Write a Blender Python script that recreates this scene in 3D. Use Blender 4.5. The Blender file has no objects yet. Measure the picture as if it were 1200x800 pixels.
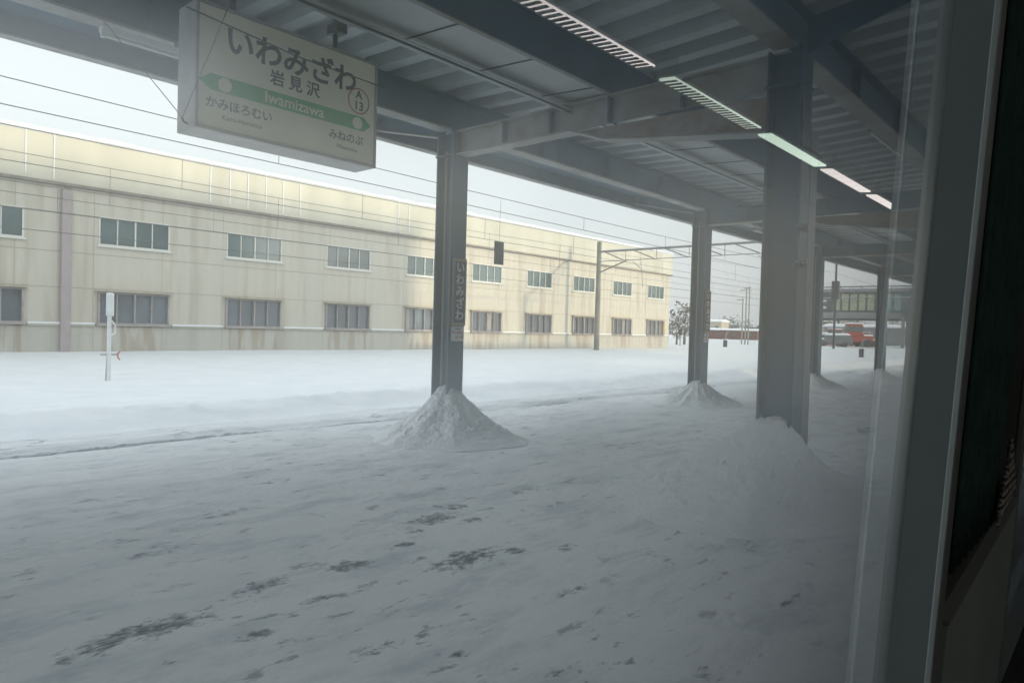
import bpy, math, random
from mathutils import Vector, noise, Matrix
random.seed(7)
R = math.radians
S = bpy.context.scene
COL = S.collection
# ------------------------------------------------------------------ camera
cam = bpy.data.cameras.new("camera"); co = bpy.data.objects.new("camera", cam); COL.objects.link(co)
S.camera = co
cam.sensor_width = 36; cam.lens = 818.5/1200*36; cam.clip_start = 0.02; cam.clip_end = 9000
yaw, pit, rol = R(41.71), R(-1.117), R(1.596)
F = Vector((-math.sin(yaw)*math.cos(pit), math.cos(yaw)*math.cos(pit), math.sin(pit)))
Rt = Vector((math.cos(yaw), math.sin(yaw), 0)); Up = Rt.cross(F)
R2 = math.cos(rol)*Rt+math.sin(rol)*Up; U2 = -math.sin(rol)*Rt+math.cos(rol)*Up
m = Matrix((R2, U2, -F)).transposed().to_4x4(); m.translation = Vector((0, 0, 1.4)); co.matrix_world = m
# ------------------------------------------------------------------ light
SUN_EL, SUN_AZ = R(11.5), R(18)            # azimuth measured from +X towards +Y
to_sun = Vector((math.cos(SUN_EL)*math.cos(SUN_AZ), math.cos(SUN_EL)*math.sin(SUN_AZ), math.sin(SUN_EL)))
w = bpy.data.worlds.new("World"); S.world = w; w.use_nodes = True
nt = w.node_tree; bg = nt.nodes["Background"]
sky = nt.nodes.new("ShaderNodeTexSky"); sky.sky_type = 'NISHITA'; sky.sun_disc = False
sky.sun_elevation = SUN_EL; sky.sun_rotation = math.pi/2-SUN_AZ
sky.air_density = 1.0; sky.dust_density = 2.5; sky.ozone_density = 1.0
hs = nt.nodes.new("ShaderNodeHueSaturation"); hs.inputs['Saturation'].default_value = 0.30
# thin winter overcast: an even pale veil over the clear-sky gradient
mx = nt.nodes.new("ShaderNodeMix"); mx.data_type = 'RGBA'; mx.inputs[0].default_value = 0.62
# overcast sky: dimmer towards the horizon, brighter overhead
tcw = nt.nodes.new("ShaderNodeTexCoord"); spw = nt.nodes.new("ShaderNodeSeparateXYZ"); nt.links.new(tcw.outputs['Generated'], spw.inputs[0])
rw = nt.nodes.new("ShaderNodeMapRange"); rw.interpolation_type = 'SMOOTHSTEP'; rw.inputs[1].default_value = .36; rw.inputs[2].default_value = .62
nt.links.new(spw.outputs[2], rw.inputs[0])
cw = nt.nodes.new("ShaderNodeMix"); cw.data_type = 'RGBA'; cw.inputs[6].default_value = (6.9, 7.0, 7.35, 1); cw.inputs[7].default_value = (12.6, 13.0, 13.9, 1)
nt.links.new(rw.outputs[0], cw.inputs[0]); nt.links.new(cw.outputs[2], mx.inputs[7])
nt.links.new(sky.outputs[0], hs.inputs['Color']); nt.links.new(hs.outputs[0], mx.inputs[6])
nt.links.new(mx.outputs[2], bg.inputs[0]); bg.inputs[1].default_value = 0.15
sl = bpy.data.lights.new("sun", 'SUN'); sl.energy = 1.9; sl.angle = R(1.6); sl.color = (1.0, 0.80, 0.56)
so = bpy.data.objects.new("sun", sl); COL.objects.link(so)
so.rotation_euler = (-to_sun).to_track_quat('-Z', 'Y').to_euler(); so.location = (30, 10, 30)
S.view_settings.view_transform = 'Standard'; S.view_settings.look = 'None'
S.view_settings.exposure = 0.68; S.view_settings.gamma = 1
S.render.engine = 'CYCLES'
S.cycles.use_denoising = True
S.cycles.max_bounces = 8; S.cycles.diffuse_bounces = 4; S.cycles.transparent_max_bounces = 16
S.cycles.sample_clamp_indirect = 6; S.cycles.caustics_reflective = False; S.cycles.caustics_refractive = False

# ------------------------------------------------------------------ helpers
class MB:
    def __init__(s): s.v = []; s.f = []; s.mi = []
    def add(s, vs, fs, mi=0):
        b = len(s.v); s.v += [tuple(x) for x in vs]; s.f += [tuple(b+i for i in f) for f in fs]; s.mi += [mi]*len(fs); return s
    def box(s, x0, x1, y0, y1, z0, z1, mi=0, M=None):
        x0, x1 = min(x0, x1), max(x0, x1); y0, y1 = min(y0, y1), max(y0, y1); z0, z1 = min(z0, z1), max(z0, z1)
        vs = [Vector(p) for p in ((x0,y0,z0),(x1,y0,z0),(x1,y1,z0),(x0,y1,z0),(x0,y0,z1),(x1,y0,z1),(x1,y1,z1),(x0,y1,z1))]
        if M: vs = [M @ p for p in vs]
        return s.add(vs, [(0,3,2,1),(4,5,6,7),(0,1,5,4),(1,2,6,5),(2,3,7,6),(3,0,4,7)], mi)
    def tube(s, p, q, r, r2=None, n=8, mi=0, cap=True):
        p, q = Vector(p), Vector(q); d = (q-p).normalized(); r2 = r if r2 is None else r2
        a = d.orthogonal().normalized(); b = d.cross(a)
        vs = [p+(a*math.cos(t)+b*math.sin(t))*r for t in [2*math.pi*i/n for i in range(n)]]
        vs += [q+(a*math.cos(t)+b*math.sin(t))*r2 for t in [2*math.pi*i/n for i in range(n)]]
        fs = [(i, (i+1) % n, n+(i+1) % n, n+i) for i in range(n)]
        if cap: fs += [tuple(range(n-1, -1, -1)), tuple(range(n, 2*n))]
        return s.add(vs, fs, mi)
    def path(s, pts, r, n=6, mi=0):
        for a, b in zip(pts, pts[1:]): s.tube(a, b, r, n=n, mi=mi)
        return s
    def prism(s, poly, axis, a, b, mi=0):
        # polygon in the plane across `axis`, extruded from a to b
        n = len(poly)
        def P(u, v, t): return {'X': (t, u, v), 'Y': (u, t, v), 'Z': (u, v, t)}[axis]
        vs = [P(u, v, a) for u, v in poly]+[P(u, v, b) for u, v in poly]
        fs = [(i, (i+1) % n, n+(i+1) % n, n+i) for i in range(n)]+[tuple(range(n-1, -1, -1)), tuple(range(n, 2*n))]
        return s.add(vs, fs, mi)
    def blob(s, c, r, n=8, k=5, jit=.15, mi=0):
        c = Vector(c); r = Vector(r) if not isinstance(r, (int, float)) else Vector((r, r, r))
        vs = []
        for i in range(k+1):
            t = math.pi*i/k
            for j in range(n):
                a = 2*math.pi*j/n
                q = 1+random.uniform(-jit, jit)
                vs.append((c.x+r.x*q*math.sin(t)*math.cos(a), c.y+r.y*q*math.sin(t)*math.sin(a), c.z+r.z*q*math.cos(t)))
        fs = [(i*n+j, (i+1)*n+j, (i+1)*n+(j+1) % n, i*n+(j+1) % n) for i in range(k) for j in range(n)]
        return s.add(vs, fs, mi)
    def build(s, name, mats, parent=None, smooth=False, bevel=0, at=None):
        me = bpy.data.meshes.new(name)
        vs = s.v
        if at: vs = [(x-at[0], y-at[1], z-at[2]) for x, y, z in vs]
        me.from_pydata(vs, [], s.f); me.update()
        if not isinstance(mats, (list, tuple)): mats = [mats]
        for mm in mats: me.materials.append(mm)
        me.polygons.foreach_set('material_index', s.mi)
        import bmesh
        bm = bmesh.new(); bm.from_mesh(me); bmesh.ops.recalc_face_normals(bm, faces=bm.faces)
        if bevel: bmesh.ops.bevel(bm, geom=list(bm.edges), offset=bevel, segments=1, affect='EDGES')
        bm.to_mesh(me); bm.free()
        if smooth: me.polygons.foreach_set('use_smooth', [True]*len(me.polygons))
        o = bpy.data.objects.new(name, me); COL.objects.link(o)
        if at and not parent: o.location = at
        if parent: o.parent = parent
        return o
def tag(o, label=None, cat=None, group=None, kind=None):
    if label: o['label'] = label
    if cat: o['category'] = cat
    if group: o['group'] = group
    if kind: o['kind'] = kind
    return o
def empty(name, loc, label, cat, group=None, rz=0):
    o = bpy.data.objects.new(name, None); COL.objects.link(o); o.location = loc; o.rotation_euler.z = rz
    o.empty_display_size = .2
    return tag(o, label, cat, group)
def copy_tree(o, parent=None, own=False):
    c = o.copy(); COL.objects.link(c)
    if parent: c.parent = parent
    for ch in list(o.children): copy_tree(ch, c)
    return c

# ------------------------------------------------------------------ materials
def mat(name, col, rough=.6, metal=0, var=.0, vscale=3, bump=0, bscale=20, spec=.5, emis=None, dirt=None, stretch=(1,1,1)):
    m = bpy.data.materials.new(name); m.use_nodes = True; t = m.node_tree; b = t.nodes['Principled BSDF']
    b.inputs['Base Color'].default_value = (*col, 1); b.inputs['Roughness'].default_value = rough
    b.inputs['Metallic'].default_value = metal; b.inputs['Specular IOR Level'].default_value = spec
    tc = t.nodes.new('ShaderNodeTexCoord'); mp = t.nodes.new('ShaderNodeMapping'); mp.inputs['Scale'].default_value = stretch
    t.links.new(tc.outputs['Object'], mp.inputs[0])
    if var or dirt:
        n = t.nodes.new('ShaderNodeTexNoise'); n.inputs['Scale'].default_value = vscale; n.inputs['Detail'].default_value = 6
        n.inputs['Roughness'].default_value = .62
        t.links.new(mp.outputs[0], n.inputs['Vector'])
        rp = t.nodes.new('ShaderNodeValToRGB'); rp.color_ramp.elements[0].position = .3; rp.color_ramp.elements[1].position = .72
        d = dirt or tuple(max(0, c*(1-var)) for c in col)
        rp.color_ramp.elements[0].color = (*d, 1); rp.color_ramp.elements[1].color = (*[min(1, c*(1+var*.5)) for c in col], 1)
        t.links.new(n.outputs[0], rp.inputs[0]); t.links.new(rp.outputs[0], b.inputs['Base Color'])
    if bump:
        n2 = t.nodes.new('ShaderNodeTexNoise'); n2.inputs['Scale'].default_value = bscale; n2.inputs['Detail'].default_value = 5
        t.links.new(mp.outputs[0], n2.inputs['Vector'])
        bp = t.nodes.new('ShaderNodeBump'); bp.inputs['Strength'].default_value = bump; bp.inputs['Distance'].default_value = .02
        t.links.new(n2.outputs[0], bp.inputs['Height']); t.links.new(bp.outputs[0], b.inputs['Normal'])
    if emis:
        b.inputs['Emission Color'].default_value = (*emis[:3], 1); b.inputs['Emission Strength'].default_value = emis[3]
    return m
M = {}
M['steel'] = mat('column_steel', (.05, .125, .195), .4, 0, .35, 3.5, .2, 50, stretch=(1, 1, .25))
M['beam'] = mat('beam_steel', (.06, .14, .205), .55, 0, .3, 2.2, .15, 60)
M['flange'] = mat('flange_steel', (.36, .38, .38), .6, 0, .0, 2.2, .2, 60, dirt=(.17, .15, .12))
M['rusty'] = mat('rusty_steel', (.30, .29, .27), .7, 0, .4, 5, .3, 60, dirt=(.20, .13, .08))
M['deck'] = mat('deck_steel', (.44, .48, .49), .5, 0, .22, 1.6, .05, 30)
M['panel'] = mat('gutter_panel', (.54, .56, .55), .6, 0, .2, 1.2, .08, 8)
M['dark'] = mat('dark_metal', (.05, .055, .06), .5, 0, .2, 8)
M['pipe'] = mat('conduit_metal', (.09, .10, .105), .5, 0, .2, 8)
M['grey'] = mat('grey_metal', (.30, .31, .31), .5, 0, .2, 6)
M['galv'] = mat('weathered_concrete_grey', (.30, .29, .27), .8, 0, .25, 4, .2, 30)
M['white'] = mat('white_paint', (.72, .74, .74), .4, 0, .12, 5)
M['snowcap'] = mat('snow_cover', (.84, .86, .88), .75, 0, .04, 3, .5, 14)
M['signface'] = mat('sign_face', (.92, .895, .70), .3, 0, .10, 2.2)
M['signframe'] = mat('sign_frame', (.36, .37, .38), .4, 0, .25, 6)
M['ink'] = mat('sign_ink', (.012, .03, .045), .5)
M['signgreen'] = mat('sign_green', (.0, .40, .10), .4)
M['circlered'] = mat('sign_ring', (.42, .10, .04), .5)
M['signblue'] = mat('sign_navy', (.008, .03, .11), .4)
M['signtan'] = mat('sign_tan', (.34, .27, .20), .5)
M['red_ink'] = mat('red_ink', (.5, .07, .06), .5)
M['lampwhite'] = mat('lamp_tube', (.72, .74, .70), .3)

def snow_mat(name, patches):
    m = bpy.data.materials.new(name); m.use_nodes = True; t = m.node_tree; b = t.nodes['Principled BSDF']; L = t.links.new
    b.inputs['Roughness'].default_value = .7; b.inputs['Specular IOR Level'].default_value = .3
    tc = t.nodes.new('ShaderNodeTexCoord')
    def nz(scale, detail, st, rot=0, rough=.6):
        mp = t.nodes.new('ShaderNodeMapping'); mp.inputs['Scale'].default_value = st; mp.inputs['Rotation'].default_value = (0, 0, rot)
        n = t.nodes.new('ShaderNodeTexNoise'); n.inputs['Scale'].default_value = scale; n.inputs['Detail'].default_value = detail
        n.inputs['Roughness'].default_value = rough
        L(tc.outputs['Object'], mp.inputs[0]); L(mp.outputs[0], n.inputs['Vector']); return n.outputs[0]
    def ramp(src, p0, p1, c0=(0,0,0,1), c1=(1,1,1,1)):
        r = t.nodes.new('ShaderNodeValToRGB'); r.color_ramp.elements[0].position = p0; r.color_ramp.elements[1].position = p1
        r.color_ramp.elements[0].color = c0; r.color_ramp.elements[1].color = c1; L(src, r.inputs[0]); return r.outputs[0]
    def mth(op, a, bb):
        n = t.nodes.new('ShaderNodeMath'); n.operation = op
        for i, x in enumerate((a, bb)):
            if isinstance(x, (int, float)): n.inputs[i].default_value = x
            else: L(x, n.inputs[i])
        return n.outputs[0]
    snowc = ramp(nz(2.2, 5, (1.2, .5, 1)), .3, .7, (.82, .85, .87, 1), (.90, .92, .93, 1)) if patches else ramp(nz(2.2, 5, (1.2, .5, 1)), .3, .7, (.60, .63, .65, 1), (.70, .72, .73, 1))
    out = snowc
    fine = nz(26, 6, (1.3, .45, 1), .15, .68)
    if patches:
        # thin trodden ice where the paving begins to show: streaks along the platform
        film = ramp(nz(2.2, 9, (1.4, .5, 1), .12, .72), .49, .66)
        mxa = t.nodes.new('ShaderNodeMix'); mxa.data_type = 'RGBA'; L(mth('MULTIPLY', film, .48), mxa.inputs[0]); L(out, mxa.inputs[6]); mxa.inputs[7].default_value = (.27, .34, .41, 1)
        big = ramp(nz(.8, 4, (1, .5, 1), .2), .38, .58)
        streak = ramp(nz(6.5, 10, (1.25, .60, 1), .18, .70), .57, .63)
        # bare places along the walking line, plus dark streaks along the platform edge
        acc = None
        sep = t.nodes.new('ShaderNodeSeparateXYZ'); L(tc.outputs['Object'], sep.inputs[0])
        for (px, py, rx, ry, k) in patches:
            dx = mth('DIVIDE', mth('SUBTRACT', sep.outputs[0], px), rx); dy = mth('DIVIDE', mth('SUBTRACT', sep.outputs[1], py), ry)
            dd = mth('ADD', mth('MULTIPLY', dx, dx), mth('MULTIPLY', dy, dy))
            g = mth('MULTIPLY', mth('MAXIMUM', mth('SUBTRACT', 1.0, dd), 0.0), k)
            acc = g if acc is None else mth('MAXIMUM', acc, g)
        brk = nz(11, 9, (1.2, .75, 1), .1, .74)
        bare = ramp(mth('ADD', mth('MULTIPLY', acc, .27), brk), .64, .74)
        allm = mth('MAXIMUM', mth('MULTIPLY', mth('MULTIPLY', streak, big), .85), bare)
        brk2 = ramp(fine, .38, .55)
        allm = mth('MULTIPLY', allm, mth('ADD', mth('MULTIPLY', brk2, .6), .35))
        mxb = t.nodes.new('ShaderNodeMix'); mxb.data_type = 'RGBA'; L(allm, mxb.inputs[0]); L(mxa.outputs[2], mxb.inputs[6]); mxb.inputs[7].default_value = (.03, .05, .075, 1)
        out = mxb.outputs[2]
    L(out, b.inputs['Base Color'])
    bp = t.nodes.new('ShaderNodeBump'); bp.inputs['Strength'].default_value = .8; bp.inputs['Distance'].default_value = .035
    hsum = mth('ADD', mth('MULTIPLY', fine, .6), nz(5, 7, (1.2, .5, 1), .1, .65)); L(hsum, bp.inputs['Height']); bp.inputs['Distance'].default_value = .06 if patches else .03; L(bp.outputs[0], b.inputs['Normal'])
    return m
PATCH = [(-8.95,1.5,.06,2.0,1.2),(-8.95,5.0,.05,1.6,1.1),(-8.95,9.0,.06,2.0,1.1),(-3.9,3.75,.10,.2,.9),(-3.55,3.6,.08,.15,.9),(-3.6,3.1,.06,.12,.9),(-3.15,2.75,.05,.12,.8),(-2.7,3.6,.10,.16,.8),(-3.05,2.0,.07,.14,.8),(-4.3,1.6,.1,.3,.6),(-5.2,4.0,.1,.3,.6),(-4.6,5.6,.08,.3,.7),(-2.2,3.0,.07,.2,.7),(-3.76,3.43,.16,.34,1),(-2.97,2.96,.17,.40,1),(-3.35,2.40,.13,.22,1),(-3.42,2.84,.10,.16,.9),(-3.27,1.25,.17,.45,1),
         (-2.88,3.28,.12,.2,.8),(-3.22,1.02,.10,.2,.9),(-2.87,1.57,.08,.15,.9),(-1.31,3.72,.03,.22,.95),(-2.11,2.1,.05,.1,.8),(-3.40,1.9,.12,.3,.8),
         (-4.9,2.4,.15,.5,.6),(-2.4,1.9,.06,.2,.7),(-5.6,3.1,.1,.4,.55),(-3.9,4.6,.12,.25,.7),
         (-8.15,3.0,.09,2.2,1.4),(-8.13,.6,.09,1.6,1.3),(-8.14,6.0,.07,1.6,1.3),(-8.1,10.2,.16,1.6,.9),(-8.1,14.5,.2,1.5,.7),(-3.0,11.5,.25,.9,.7)]
M['platform_snow'] = snow_mat('trodden_snow', PATCH)
M['field_snow'] = snow_mat('field_snow', None)

# ------------------------------------------------------------------ ground
def grid(name, xs, ys, h, m, skirt=None):
    nx, ny = len(xs), len(ys); v = [(x, y, h(x, y)) for y in ys for x in xs]
    f = [(j*nx+i, j*nx+i+1, (j+1)*nx+i+1, (j+1)*nx+i) for j in range(ny-1) for i in range(nx-1)]
    if skirt is not None:
        ring = [i for i in range(nx)]+[j*nx+nx-1 for j in range(1, ny)]+[(ny-1)*nx+i for i in range(nx-2, -1, -1)]+[j*nx for j in range(ny-2, 0, -1)]
        b = len(v); v += [(v[i][0], v[i][1], skirt) for i in ring]; n = len(ring)
        f += [(ring[(k+1) % n], ring[k], b+k, b+(k+1) % n) for k in range(n)]
    me = bpy.data.meshes.new(name); me.from_pydata(v, [], f); me.materials.append(m)
    me.polygons.foreach_set('use_smooth', [True]*len(f)); o = bpy.data.objects.new(name, me); COL.objects.link(o); return o
def frange(a, b, st):
    n = max(1, int(round((b-a)/st))); return [a+(b-a)*i/n for i in range(n+1)]
def hp(x, y):
    z = .016*noise.noise(Vector((x*1.3, y*.6, 1)))+.010*noise.noise(Vector((x*4, y*1.6, 5)))+.006*noise.noise(Vector((x*11, y*5, 9)))
    # furrow beneath the dripping eave
    z -= .025*math.exp(-((x+8.14)/.05)**2)*max(0, .5+noise.noise(Vector((2, y*.5, 3)))*1.4)
    if x < -8.2: z += .05*min(1, (-8.2-x)/.15)*(1 if x > -8.93 else .6)
    return z
pl = grid('platform', frange(-9.0, -.62, .045), frange(-4, 16, .06)+frange(16.2, 70, .35), hp, M['platform_snow'], -1.1)
tag(pl, kind='structure')
def hg(x, y):
    z = -.32
    if x > -9: z = -1.1
    elif x > -9.3: z = -.62+.12*(-9-x)/.3
    elif x > -11.6: z = -.5+.10*math.sin((x+9.3)*2.3)**2
    elif x > -12.6: z = -.5+.36*(-11.6-x)
    else: z = -.14-.06*min(1, (-12.6-x)/2)
    if x < -12.6: z += .34*min(1, max(0, (-16-x)/11))
    a = min(1, 40/(20+abs(y)+abs(x)))
    if x < -9: z += a*(.05*noise.noise(Vector((x*.7, y*.25, 1)))+.03*noise.noise(Vector((x*2.1, y*.9, 2)))+.016*noise.noise(Vector((x*6, y*2.6, 7))))
    if x < -11.2 and x > -13.4:
        c = -12.5+.35*noise.noise(Vector((y*.25, 0, 4)))
        z += .075*math.exp(-((x-c)/.3)**2)*(1+1.0*noise.noise(Vector((x*5, y*4, 3)))+.7*noise.noise(Vector((x*9, y*9, 8))))*a**.5
    if x < -40 or y > 60: z -= .25*min(1, max((-40-x)/20, (y-60)/60, 0))
    if x < -12 and y > 54: z += .5*noise.noise(Vector((x*.06, y*.05, 5)))+.15
    return z
xs = [-3000, -1500, -700, -400, -250, -160, -120, -90, -75]+frange(-65, -30, 1.2)+frange(-29, -14, .3)[0:]+frange(-13.9, -9.31, .09)+[-9.2, -9.1, -9.001, -8.6, -5, 0, 5, 12, 40, 120, 400, 1500, 3000]
ys = [-2500, -900, -300, -100, -40, -15]+frange(-8, 24, .16)+frange(24.4, 60, .6)+frange(62, 140, 4)+[160, 200, 260, 350, 500, 800, 1500, 4000]
tag(grid('ground', xs, ys, hg, M['field_snow']), kind='structure')

# ------------------------------------------------------------------ building
BX = -28.0
def wall_mat():
    m = bpy.data.materials.new('cream_cladding'); m.use_nodes = True; t = m.node_tree; b = t.nodes['Principled BSDF']; L = t.links.new
    b.inputs['Roughness'].default_value = .55
    tc = t.nodes.new('ShaderNodeTexCoord'); sep = t.nodes.new('ShaderNodeSeparateXYZ'); L(tc.outputs['Object'], sep.inputs[0])
    def mth(op, a, bb=0.0, c=None):
        n = t.nodes.new('ShaderNodeMath'); n.operation = op
        for i, x in enumerate((a, bb, c)):
            if x is None: continue
            if isinstance(x, (int, float)): n.inputs[i].default_value = x
            else: L(x, n.inputs[i])
        return n.outputs[0]
    def mix(fac, a, bcol):
        n = t.nodes.new('ShaderNodeMix'); n.data_type = 'RGBA'
        L(fac, n.inputs[0])
        if isinstance(a, tuple): n.inputs[6].default_value = a
        else: L(a, n.inputs[6])
        n.inputs[7].default_value = bcol; return n.outputs[2]
    def nz(scale, st, det=6):
        mp = t.nodes.new('ShaderNodeMapping'); mp.inputs['Scale'].default_value = st
        n = t.nodes.new('ShaderNodeTexNoise'); n.inputs['Scale'].default_value = scale; n.inputs['Detail'].default_value = det
        L(tc.outputs['Object'], mp.inputs[0]); L(mp.outputs[0], n.inputs['Vector']); return n.outputs[0]
    y, z = sep.outputs[1], sep.outputs[2]
    wn = t.nodes.new('ShaderNodeTexWhiteNoise'); wn.noise_dimensions = '1D'; L(mth('FLOOR', mth('MULTIPLY', y, 1.1)), wn.inputs['W'])
    tone = mth('MULTIPLY', wn.outputs['Value'], .22)
    c = mix(tone, (.575, .54, .455, 1), (.51, .485, .42, 1))
    c = mix(mth('MULTIPLY', mth('GREATER_THAN', nz(.8, (1, 1, .8)), .5), .0), c, (.4, .4, .35, 1))
    st = mth('MULTIPLY', mth('MAXIMUM', mth('SUBTRACT', nz(2.2, (1, 1, .09)), .5), 0.0), 2.2)
    c = mix(st, c, (.30, .25, .17, 1))                      # rain streaks
    # rust below the lower windows
    ph = mth('ABSOLUTE', mth('SUBTRACT', mth('FRACT', mth('DIVIDE', mth('SUBTRACT', y, 7.775), 4.75)), .5))
    under = mth('MULTIPLY', mth('LESS_THAN', ph, .24), mth('LESS_THAN', z, 1.1))
    rust = mth('MULTIPLY', under, mth('MAXIMUM', mth('MULTIPLY', mth('SUBTRACT', nz(3.0, (1, 1, .15)), .46), 5.0), 0.0))
    c = mix(mth('MULTIPLY', mth('LESS_THAN', z, 1.03), .35), c, (.36, .37, .35, 1))
    rust = mth('MINIMUM', rust, .42); c = mix(rust, c, (.25, .16, .075, 1))
    # panel joints
    jy = mth('LESS_THAN', mth('FRACT', mth('DIVIDE', mth('SUBTRACT', y, 8.7), 2.375)), .012)
    jz = mth('LESS_THAN', mth('ABSOLUTE', mth('SUBTRACT', z, 3.62)), .016)
    jz2 = mth('LESS_THAN', mth('ABSOLUTE', mth('SUBTRACT', z, 2.38)), .014)
    c = mix(mth('MULTIPLY', mth('MAXIMUM', mth('MAXIMUM', jz, jz2), mth('MULTIPLY', jy, .7)), .55), c, (.16, .15, .12, 1))
    L(c, b.inputs['Base Color'])
    bp = t.nodes.new('ShaderNodeBump'); bp.inputs['Strength'].default_value = .5; bp.inputs['Distance'].default_value = .03
    L(mth('PINGPONG', mth('MULTIPLY', y, 4.6), 1.0), bp.inputs['Height']); L(bp.outputs[0], b.inputs['Normal'])
    return m
M['clad'] = wall_mat()
M['parapet'] = mat('parapet_cladding', (.58, .565, .47), .5, 0, .16, .8, 0, stretch=(1, 1, .15))
M['base'] = mat('base_cladding', (.46, .45, .37), .6, 0, .3, 1.5, .1, 20, stretch=(1, 1, .2))
M['drip'] = mat('ledge_dark', (.27, .24, .21), .7, 0, .3, 3)
M['frame_w'] = mat('window_frame_white', (.70, .69, .64), .45)
M['frame_g'] = mat('window_frame_mauve', (.40, .36, .35), .5, 0, .3, 5)
M['hood'] = mat('window_hood', (.50, .44, .36), .6, 0, .3, 4)
M['mauve'] = mat('downpipe_mauve', (.40, .34, .34), .6, 0, .15, 2)
M['pane'] = mat('window_pane', (.12, .17, .175), .12, 0, .5, .35, spec=.8)
M['pane2'] = mat('window_pane_hazed', (.16, .19, .22), .25, 0, .5, .4, spec=.7)
M['curtain'] = mat('pale_curtain', (.40, .40, .37), .8, 0, .2, 6)
M['yellow'] = mat('yellow_sign', (.62, .40, .05), .5)
b = empty('depot_building', (BX, 20, 0), 'long two storey cream clad railway building with rows of windows across the snowy tracks', 'building')
OFF = (BX, 20, 0)
def bb(mb, name, m, parent=b, **k):
    o = mb.build(name, m, None, **k)
    for v in o.data.vertices: v.co -= Vector(OFF)
    o.parent = parent; return o
M_clad_off = M['clad']
# the wall: front skin cut round the window openings
Y0, Y1 = -9.0, 50.3
def wall_front(mb, ztop, holes, x):
    holes = sorted(holes)
    ysx = sorted(set([Y0, Y1]+[h[0] for h in holes]+[h[1] for h in holes])); zs = sorted(set([-.6, ztop]+[h[2] for h in holes]+[h[3] for h in holes]))
    for a, c in zip(ysx, ysx[1:]):
        for e, g in zip(zs, zs[1:]):
            my, mz = (a+c)/2, (e+g)/2
            if any(h[0] < my < h[1] and h[2] < mz < h[3] for h in holes): continue
            mb.add([(x, a, e), (x, c, e), (x, c, g), (x, a, g)], [(0, 1, 2, 3)])
cy = [10.15+4.75*k-.05 for k in range(-3, 9)]
up = [(c-1.24, c+1.24, 3.97, 5.0) for c in cy]; lo = [(c-1.24, c+1.24, 1.12, 2.28) for c in cy]
mb = MB(); wall_front(mb, 5.95, up+lo, BX)
mb.add([(BX-16, Y0, -.6), (BX-16, Y1, -.6), (BX-16, Y1, 5.95), (BX-16, Y0, 5.95)], [(0,1,2,3)])
mb.add([(BX, Y0, -.6), (BX-16, Y0, -.6), (BX-16, Y0, 5.95), (BX, Y0, 5.95)], [(0,1,2,3)])
mb.add([(BX, Y1, -.6), (BX-16, Y1, -.6), (BX-16, Y1, 5.95), (BX, Y1, 5.95)], [(0,1,2,3)])
wall = mb.build('wall', M['clad'], None)
wall.location = (-BX, -20, 0); wall.parent = b   # world coordinates stay in the mesh for the cladding pattern
mb = MB().box(BX-16.1, BX+.13, Y0-.1, Y1+.1, 6.0, 7.62); pa = bb(mb, 'parapet', M['parapet'])
mb = MB().box(BX+.02, BX+.15, Y0-.1, Y1+.12, 5.90, 5.995); bb(mb, 'moulding', M['drip'])
# standing seams on the parapet with frozen drips
for yy in [2.1, 2.9, 6.58, 7.4, 12.83, 13.64, 14.42, 15.23, 16.03, 16.86, 22.4, 23.1]:
    h = random.uniform(.0, .3); bb(MB().box(BX+.132, BX+.165, yy-.018, yy+.018, 6.06+h*.4, 7.6), 'ice_drip', M['snowcap'])
# roof snow, uneven cornice
v = []; f = []; yy = frange(Y0-.15, Y1+.15, .25)
for i, y in enumerate(yy):
    n1 = noise.noise(Vector((y*.5, 3, 0))); n2 = noise.noise(Vector((y*1.8, 7, 0)))
    o_ = .20+.07*n1+.05*n2; h = .12+.05*n1+.03*n2
    prof = [(BX+o_-.08, 7.56), (BX+o_, 7.62), (BX+o_-.01, 7.66+h*.5), (BX+o_-.12, 7.64+h), (BX-.5, 7.68+h*1.3), (BX-16.1, 7.8+h), (BX-16.1, 7.56)]
    v += [(px, y, pz) for px, pz in prof]
n = 7
for i in range(len(yy)-1): f += [(i*n+j, i*n+(j+1) % n, (i+1)*n+(j+1) % n, (i+1)*n+j) for j in range(n)]
f += [tuple(range(n)), tuple(range((len(yy)-1)*n, len(yy)*n))[::-1]]
bb(MB().add(v, f), 'roof_snow', M['snowcap'])
mb = MB().box(BX-16, BX, Y0, Y1, 5.952, 5.998); bb(mb, 'ceiling_slab', M['base'])
# ledge below the lower windows with a line of snow
for nm, mm, z0, z1, xo in (('ledge', 'base', 1.03, 1.10, .10), ('ledge_snow', 'snowcap', 1.104, 1.165, .11)):
    mb = MB(); ends = [Y0]+[q for c in cy for q in (c-1.36, c+1.36)]+[Y1]
    for a, c in zip(ends[0::2], ends[1::2]): bb(MB().box(BX+.004, BX+xo, a, c, z0, z1), nm, M[mm])
pq = MB().box(BX+.004, BX+.05, Y0, Y1, -.6, 1.027).build('plinth', M['clad']); pq.location = (-BX, -20, 0); pq.parent = b
for yy in (7.81,): 
    mb = MB().box(BX+.06, BX+.2, yy-.15, yy+.15, -.3, 5.78); bb(mb, 'downpipe', M['mauve'], bevel=.01)
mb = MB().box(BX+.02, BX+.05, 49.25, 49.6, 1.25, 2.1); bb(mb, 'notice_board', M['yellow'])
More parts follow.
